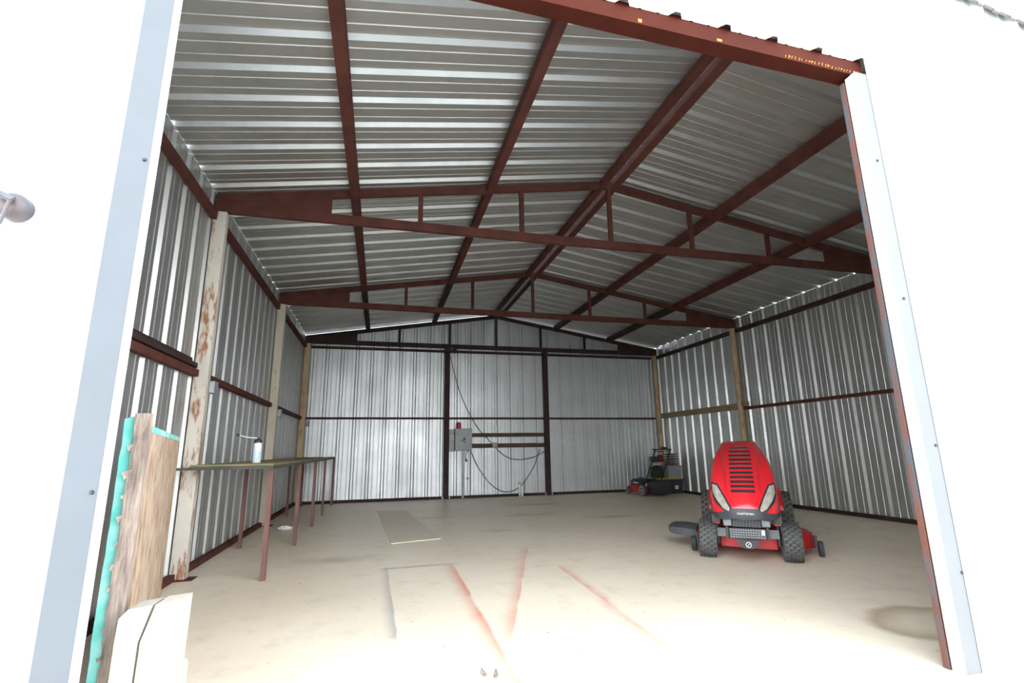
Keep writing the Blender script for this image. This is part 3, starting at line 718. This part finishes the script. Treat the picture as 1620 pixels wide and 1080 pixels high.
# black chin, grille, bumper
mb = MB(); rings = []
for x, y, zt, zb in [(-.285, -.10, .53, .40), (-.25, -.22, .475, .375), (-.18, -.30, .458, .37), (-.10, -.335, .470, .385), (0, -.345, .470, .375), (.10, -.335, .470, .385), (.18, -.30, .458, .37), (.25, -.22, .475, .375), (.285, -.10, .53, .40)]:
    rings.append([(x, y, zb), (x, y-.012, (zt+zb)/2), (x, y, zt), (x*.92, y+.12, zt), (x*.92, y+.12, zb)])
chin = mb.loft(rings).build('bumper_cover', 'darkgrey', rm, smooth=True)
def text_mesh(name, s, size, material, parent, loc, rot, ext=.002):
    cu = bpy.data.curves.new(name, 'FONT'); cu.body = s; cu.size = size; cu.align_x = 'CENTER'; cu.align_y = 'CENTER'; cu.extrude = ext; cu.resolution_u = 2
    to = bpy.data.objects.new(name, cu); COL.objects.link(to); bpy.context.view_layer.update()
    me = bpy.data.meshes.new_from_object(to.evaluated_get(bpy.context.evaluated_depsgraph_get()))
    bpy.data.objects.remove(to); bpy.data.curves.remove(cu)
    me.materials.clear(); me.materials.append(M[material]); o = bpy.data.objects.new(name, me); COL.objects.link(o); o.parent = parent; o.location = loc; o.rotation_euler = rot; return o
text_mesh('badge_lettering', 'CRAFTSMAN', .024, 'white', chin, (0, -.3595, .432), (PI/2, 0, 0))
gl = MB().box(-.12, .12, -.25, -.05, .305, .375, .006).build('grille', 'black', rm)
for i in range(9): MB().box(-.108+.0255*i, -.096+.0255*i, -.262, -.25, .312, .368).build('grille_bar', 'darkgrey', gl)
for s in (-1, 1):
    MB().box(s*.155-.035, s*.155+.035, -.28, -.16, .315, .378, .012).build('bumper_pad', 'steelgrey', rm)
    MB().box(s*.26-.035, s*.26+.035, -.06, .55, .30, .43, .01).build('side_panel', 'red', rm)
    MB().box(s*.255-.04, s*.255+.04, -.14, -.05, .325, .40, .008).build('side_grille', 'black', rm)
bp = MB().box(-.155, .155, -.235, -.20, .205, .295, .006).build('bumper_plate', 'black', rm)
mb = MB()
for r_ in range(4):
    for k in range(14): mb.box(-.140+k*.0205, -.125+k*.0205, -.238, -.235, .214+r_*.020, .226+r_*.020)
g_ = mb.build('perforation', 'steelgrey', bp); g_['kind'] = 'stuff'
MB().box(.115, .14, -.240, -.235, .245, .285).build('label_tag', 'white', bp)
for s in (-1, 1): MB().box(s*.165-.01, s*.165+.01, -.25, -.12, .20, .31, .004).build('bumper_bracket', 'black', rm)
MB().beam((-.26, 0, .225), (.26, 0, .225), .06, .075).build('front_axle', 'steelgrey', rm)
tp = MB().prism([(-.10, .20), (.10, .20), (.085, .16), (.035, .125), (-.035, .125), (-.085, .16)], -.235, -.22).build('emblem_plate', 'black', rm)
MB().tube([(.021*math.cos(2*PI*k/20), -.238, .158+.021*math.sin(2*PI*k/20)) for k in range(21)], .0035, 6, caps=False).build('emblem_ring', 'white', tp)
MB().beam((-.008, -.238, .148), (.009, -.238, .168), .004, .006, up=(0, 1, 0)).build('emblem_mark', 'white', tp)
# wheels
def tyre_profile(R, W, rim):
    h = W/2
    return [(rim, -h*.78), (rim+.02, -h*.95), (R*.78, -h), (R*.92, -h*.93), (R*.985, -h*.70), (R, -h*.35), (R, h*.35), (R*.985, h*.70), (R*.92, h*.93), (R*.78, h), (rim+.02, h*.95), (rim, h*.78)]
def wheel(name, parent, x, y, R, W, rim, lugs, rz=0, treads=True, rimmat='white', lean=0):
    e = MB().lathe(tyre_profile(R, W, rim), 32, 'x').build(name, 'carcass' if treads else 'rubber', parent, smooth=True, loc=(x, y, R), rot=(0, lean, rz))
    MB().lathe([(0, -W*.30), (rim*.35, -W*.30), (rim*.5, -W*.18), (rim*.9, -W*.25), (rim*1.02, -W*.38), (rim*1.02, W*.38), (rim*.9, W*.25), (rim*.5, W*.18), (rim*.35, W*.30), (0, W*.30)], 24, 'x').build('rim', rimmat, e, smooth=True)
    if treads:
        mb = MB()
        rows = 5
        for k in range(lugs):
            for q in range(rows):
                a_ = 2*PI*(k+(.5 if q % 2 else 0))/lugs; da = 2*PI/lugs*.34
                xc = (q-(rows-1)/2)*W*.185; hw_ = W*.075; Rb = R-.004 - (abs(q-2)**2)*R*.006; Rt = Rb+.013
                vs = []
                for rr in (Rb, Rt):
                    for xx_, aa in ((xc-hw_, a_-da), (xc+hw_, a_-da*.6), (xc+hw_, a_+da), (xc-hw_, a_+da*.6)):
                        vs.append((xx_, rr*math.sin(aa), rr*math.cos(aa)))
                mb.add(vs, [(3,2,1,0),(4,5,6,7),(0,1,5,4),(1,2,6,5),(2,3,7,6),(3,0,4,7)])
        g = mb.build('tread', 'rubber', e); g['kind'] = 'stuff'
    return e
wheel('front_wheel', rm, -.350, 0, .165, .160, .075, 22, rz=math.radians(4), lean=math.radians(3.5))
wheel('front_wheel', rm, .350, 0, .165, .160, .075, 22, rz=math.radians(4), lean=math.radians(0))
for s in (-1, 1): wheel('rear_wheel', rm, s*.365, 1.15, .255, .20, .11, 26)
for s in (-1, 1): MB().tube([(s*.255, 0, .31), (s*.255, 0, .12)], .016, 10).build('spindle', 'black', rm, smooth=True)
# deck, chute, gauge wheels
pol = [(-.50, .50), (-.44, .30), (-.27, .20), (-.24, .12), (0, .09), (.24, .12), (.27, .20), (.46, .24), (.56, .36), (.58, .62), (.50, .84), (.2, .95), (-.25, .95), (-.48, .80)]
rings = [[(x*1.0, y, .075-.02*x) for x, y in pol], [(x, y, .165) for x, y in pol], [(x*.93, .57+(y-.57)*.90, .192) for x, y in pol]]
MB().loft(rings).build('mower_deck', 'deckred', rm, smooth=True)
ch = MB(); rings = []
for x, za_, zb_, hy in ((-.48, .10, .20, .20), (-.60, .115, .215, .19), (-.72, .135, .215, .17), (-.76, .15, .20, .14)):
    rings.append([(x, .52-hy, za_), (x, .52+hy, za_), (x, .52+hy, zb_-.02), (x, .52+hy*.7, zb_), (x, .52-hy*.7, zb_), (x, .52-hy, zb_-.02)])
ch.loft(rings).build('discharge_chute', 'darkgrey', rm, smooth=True)
for (x, y) in ((-.50, .22), (.605, .30)):
    g = wheel('gauge_wheel', rm, x, y, .07, .045, .03, 8, treads=False, rimmat='black')
    MB().box(-.012, .012, -.012, .03, .0, .11).build('bracket', 'black', g, loc=(.032, .01, 0) if x < 0 else (-.034, .01, 0))
MB().box(-.30, .30, .55, 1.35, .30, .42, .02).build('rear_frame', 'black', rm)
for s in (-1, 1):
    rings = []
    for y, zt in ((.72, .40), (.82, .50), (.92, .56), (1.15, .585), (1.38, .56), (1.46, .47)):
        rings.append([(s*.20, y, zt-.03), (s*.36, y, zt-.05), (s*.36, y, zt-.02), (s*.34, y, zt), (s*.20, y, zt+.01)])
    MB().loft(rings).build('fender', 'red', rm, smooth=True)
MB().box(-.22, .22, .95, 1.45, .42, .60, .04).build('seat_base', 'red', rm, smooth=True)
st = MB().box(-.20, .20, .98, 1.34, .60, .68, .03).build('seat', 'black', rm, smooth=True)
MB().box(-.19, .19, 1.30, 1.38, .66, .93, .03).build('seat_back', 'black', st, smooth=True)
MB().box(-.16, .16, .86, .95, .52, .96, .03).build('dash_panel', 'black', rm, smooth=True)
ring = [(.15*math.cos(2*PI*k/24), 1.00+.13*math.sin(2*PI*k/24)*.8, .96+.05*math.sin(2*PI*k/24)) for k in range(25)]
sw = MB().tube(ring, .012, 8, caps=False).build('steering_wheel', 'black', rm, smooth=True)
MB().tube([(0, .90, .90), (0, 1.0, .965)], .018, 8).tube([(-.15, 1.0, .96), (.15, 1.0, .96)], .01, 6).build('steering_column', 'black', sw, smooth=True)

# ------------------------------------------------------------------ push mower (local: +y forward)
pm = empty('push_mower', (3.20, 8.02, 0), math.radians(7)); tag(pm, 'black and red walk-behind mower with grey wheels in the far right corner', 'push mower')
def pwheel(x, y, R, nm):
    e = MB().lathe([(R*.55, -.024), (R*.9, -.026), (R, -.014), (R, .014), (R*.9, .026), (R*.55, .024)], 24, 'x').build(nm, 'rubber', pm, smooth=True, loc=(x, y, R))
    MB().lathe([(0, -.026), (R*.25, -.030), (R*.35, -.022), (R*.86, -.027), (R*.86, .027), (R*.35, .022), (R*.25, .030), (0, .026)], 20, 'x').build('hub', mat('wheel_grey', (.24, .25, .28), rough=.5) if 'wheel_grey' not in bpy.data.materials else bpy.data.materials['wheel_grey'], e, smooth=True)
pwheel(-.225, .62, .085, 'front_wheel'); pwheel(.225, .62, .085, 'front_wheel'); pwheel(-.245, .06, .115, 'rear_wheel'); pwheel(.245, .06, .115, 'rear_wheel')
pol = [(-.20, .0), (-.215, .15), (-.215, .60), (-.15, .72), (.15, .72), (.215, .60), (.215, .15), (.20, .0)]
MB().loft([[(x, y, .07) for x, y in pol], [(x, y, .175) for x, y in pol], [(x*.86, .36+(y-.36)*.88, .20) for x, y in pol]]).build('deck', 'deckred', pm, smooth=True)
MB().loft([[(x*.80, .40+(y-.36)*.70, .20) for x, y in pol], [(x*.80, .40+(y-.36)*.72, .29) for x, y in pol], [(x*.62, .40+(y-.36)*.52, .335) for x, y in pol]]).build('engine_cover', 'black', pm, smooth=True)
MB().box(-.178, -.172, .30, .48, .245, .268).build('engine_label', 'white', pm)
MB().lathe([(0, .335), (.055, .335), (.055, .365), (0, .37)], 16, 'z', (0, .42, 0)).build('recoil_cap', 'black', pm, smooth=True)
MB().box(-.19, .19, -.34, -.01, .05, .30, .03).build('rear_bag', 'black', pm, smooth=True)
MB().box(-.205, -.08, -.03, .02, .20, .265, .01).build('height_lever', 'conduit', pm)
hp = []
for s in (-1, 1): MB().tube([(s*.20, .06, .20), (s*.20, -.12, .48), (s*.20, -.28, .75), (s*.20, -.40, .965)], .013, 8).build('handle_tube', 'black', pm, smooth=True)
MB().tube([(-.26, -.395, .975), (-.2, -.40, .97), (.2, -.40, .97), (.22, -.40, .965)], .013, 8).build('handle_bar', 'black', pm, smooth=True)
MB().tube([(-.2, -.36, .94), (0, -.345, .92), (.2, -.36, .94)], .008, 8).build('control_bar', 'black', pm, smooth=True)
MB().box(-.03, .10, -.43, -.37, .955, 1.02, .012).build('control_housing', 'black', pm)

# ------------------------------------------------------------------ totes and what lies on them
def tote(name, loc, wx, wy, h, body, lidmat, label, lid_h=.03):
    e = empty(name, loc); tag(e, label, 'storage bin')
    r = [[(sx*wx/2*k, sy*wy/2*k, z) for sx, sy in ((-1,-1),(1,-1),(1,1),(-1,1))] for k, z in ((.90, 0), (.985, h-lid_h))]
    MB().loft(r).build('body', body, e)
    MB().box(-wx/2, wx/2, -wy/2, wy/2, h-lid_h, h, .006).build('lid', lidmat, e)
    for s in (-1, 1): MB().box(s*wx/2-.012 if s < 0 else wx/2-.006, s*wx/2+.006 if s < 0 else wx/2+.012, -.06, .06, h-lid_h-.05, h-.005, .003).build('latch', body, e)
    return e
tt = tote('storage_tote', (3.79, 8.46, 0), .62, .40, .335, 'black', 'yellow', 'black storage tote with yellow lid on the floor in the far right corner', .022)
p_ = MB().box(.085, .165, -.204, -.196, .10, .175).build('label_square', 'white', tt)
text_mesh('label_letter', 'N', .055, 'black', p_, (.125, -.205, .137), (PI/2, 0, 0), .001)
gb = tote('storage_bin', (3.925, 8.46, .335), .36, .32, .275, 'bingrey', 'bingrey', 'grey plastic bin on top of the black tote', .018)
labs = ['bottom folded sack lying on the grey bin', 'second folded sack up on the grey bin', 'third folded sack up on the grey bin', 'fourth folded sack up on the grey bin', 'topmost folded sack of the pile on the grey bin']
random.seed(9)
zz = .61
for i, lab in enumerate(labs):
    bm = bmesh.new(); bmesh.ops.create_cube(bm, size=1); bmesh.ops.bevel(bm, geom=bm.edges[:], offset=.3, segments=3, affect='EDGES')
    bmesh.ops.subdivide_edges(bm, edges=bm.edges[:], cuts=1)
    ph = random.uniform(0, 6)
    for v in bm.verts:
        v.co = Vector((v.co.x*.33, v.co.y*.26, v.co.z*.046+.023 + .002*math.sin(v.co.x*9+ph)*(v.co.z+.5)))
    zmin = min(v.co.z for v in bm.verts)
    for v in bm.verts: v.co.z -= zmin
    o = MB().bm(bm).build('folded_sack', 'sack_a' if i % 2 else 'sack_b', smooth=True, loc=(3.93+random.uniform(-.012, .012), 8.46+random.uniform(-.01, .01), zz), rot=(0, 0, random.uniform(-.06, .06)))
    tag(o, lab, 'sack', 'folded sacks on the grey bin'); zz += .0555
def blob(name, loc, sx, sy, sz, mt, label, cat, seed, amp=.14):
    rd = random.Random(seed); bm = bmesh.new(); bmesh.ops.create_icosphere(bm, subdivisions=4, radius=1)
    ph = [rd.uniform(0, 6) for _ in range(6)]
    for v in bm.verts:
        c = v.co.copy(); k = 1+amp*(math.sin(5*c.x+ph[0])*math.sin(4*c.z+ph[1])+.6*math.sin(9*c.y+ph[2]+3*c.z)+.4*math.sin(13*c.x+ph[3]+7*c.z))
        q = [math.copysign(abs(t)**.62, t) for t in c]; v.co = Vector((q[0]*k*sx*.93, q[1]*k*sy*.9, q[2]*k*sz*.9))
    zs = sorted(v.co.z for v in bm.verts); zc = zs[len(zs)//6]
    for v in bm.verts: v.co.z = max(v.co.z-zc, 0)
    top = max(v.co.z for v in bm.verts)
    o = MB().bm(bm).build(name, mt, smooth=True, loc=loc); tag(o, label, cat); return loc[2]+top
t0 = blob('cloth_bag', (3.572, 8.47, .336), .148, .14, .165, 'bag_green', 'dark green cloth bag slumped on the black tote', 'bag', 1, .05)
t0 = blob('folded_cloth', (3.575, 8.46, t0+.001), .145, .12, .052, 'cloth_pink', 'pale pink cloth bundled on the green bag', 'cloth', 2, .08)
blob('dark_jacket', (3.500, 8.46, t0+.001), .090, .10, .075, 'black', 'black jacket heaped on the pink cloth', 'jacket', 3, .06)
blob('red_cloth', (3.665, 8.46, t0+.001), .058, .085, .095, 'cloth_red', 'dark red cloth beside the black jacket', 'cloth', 4, .06)
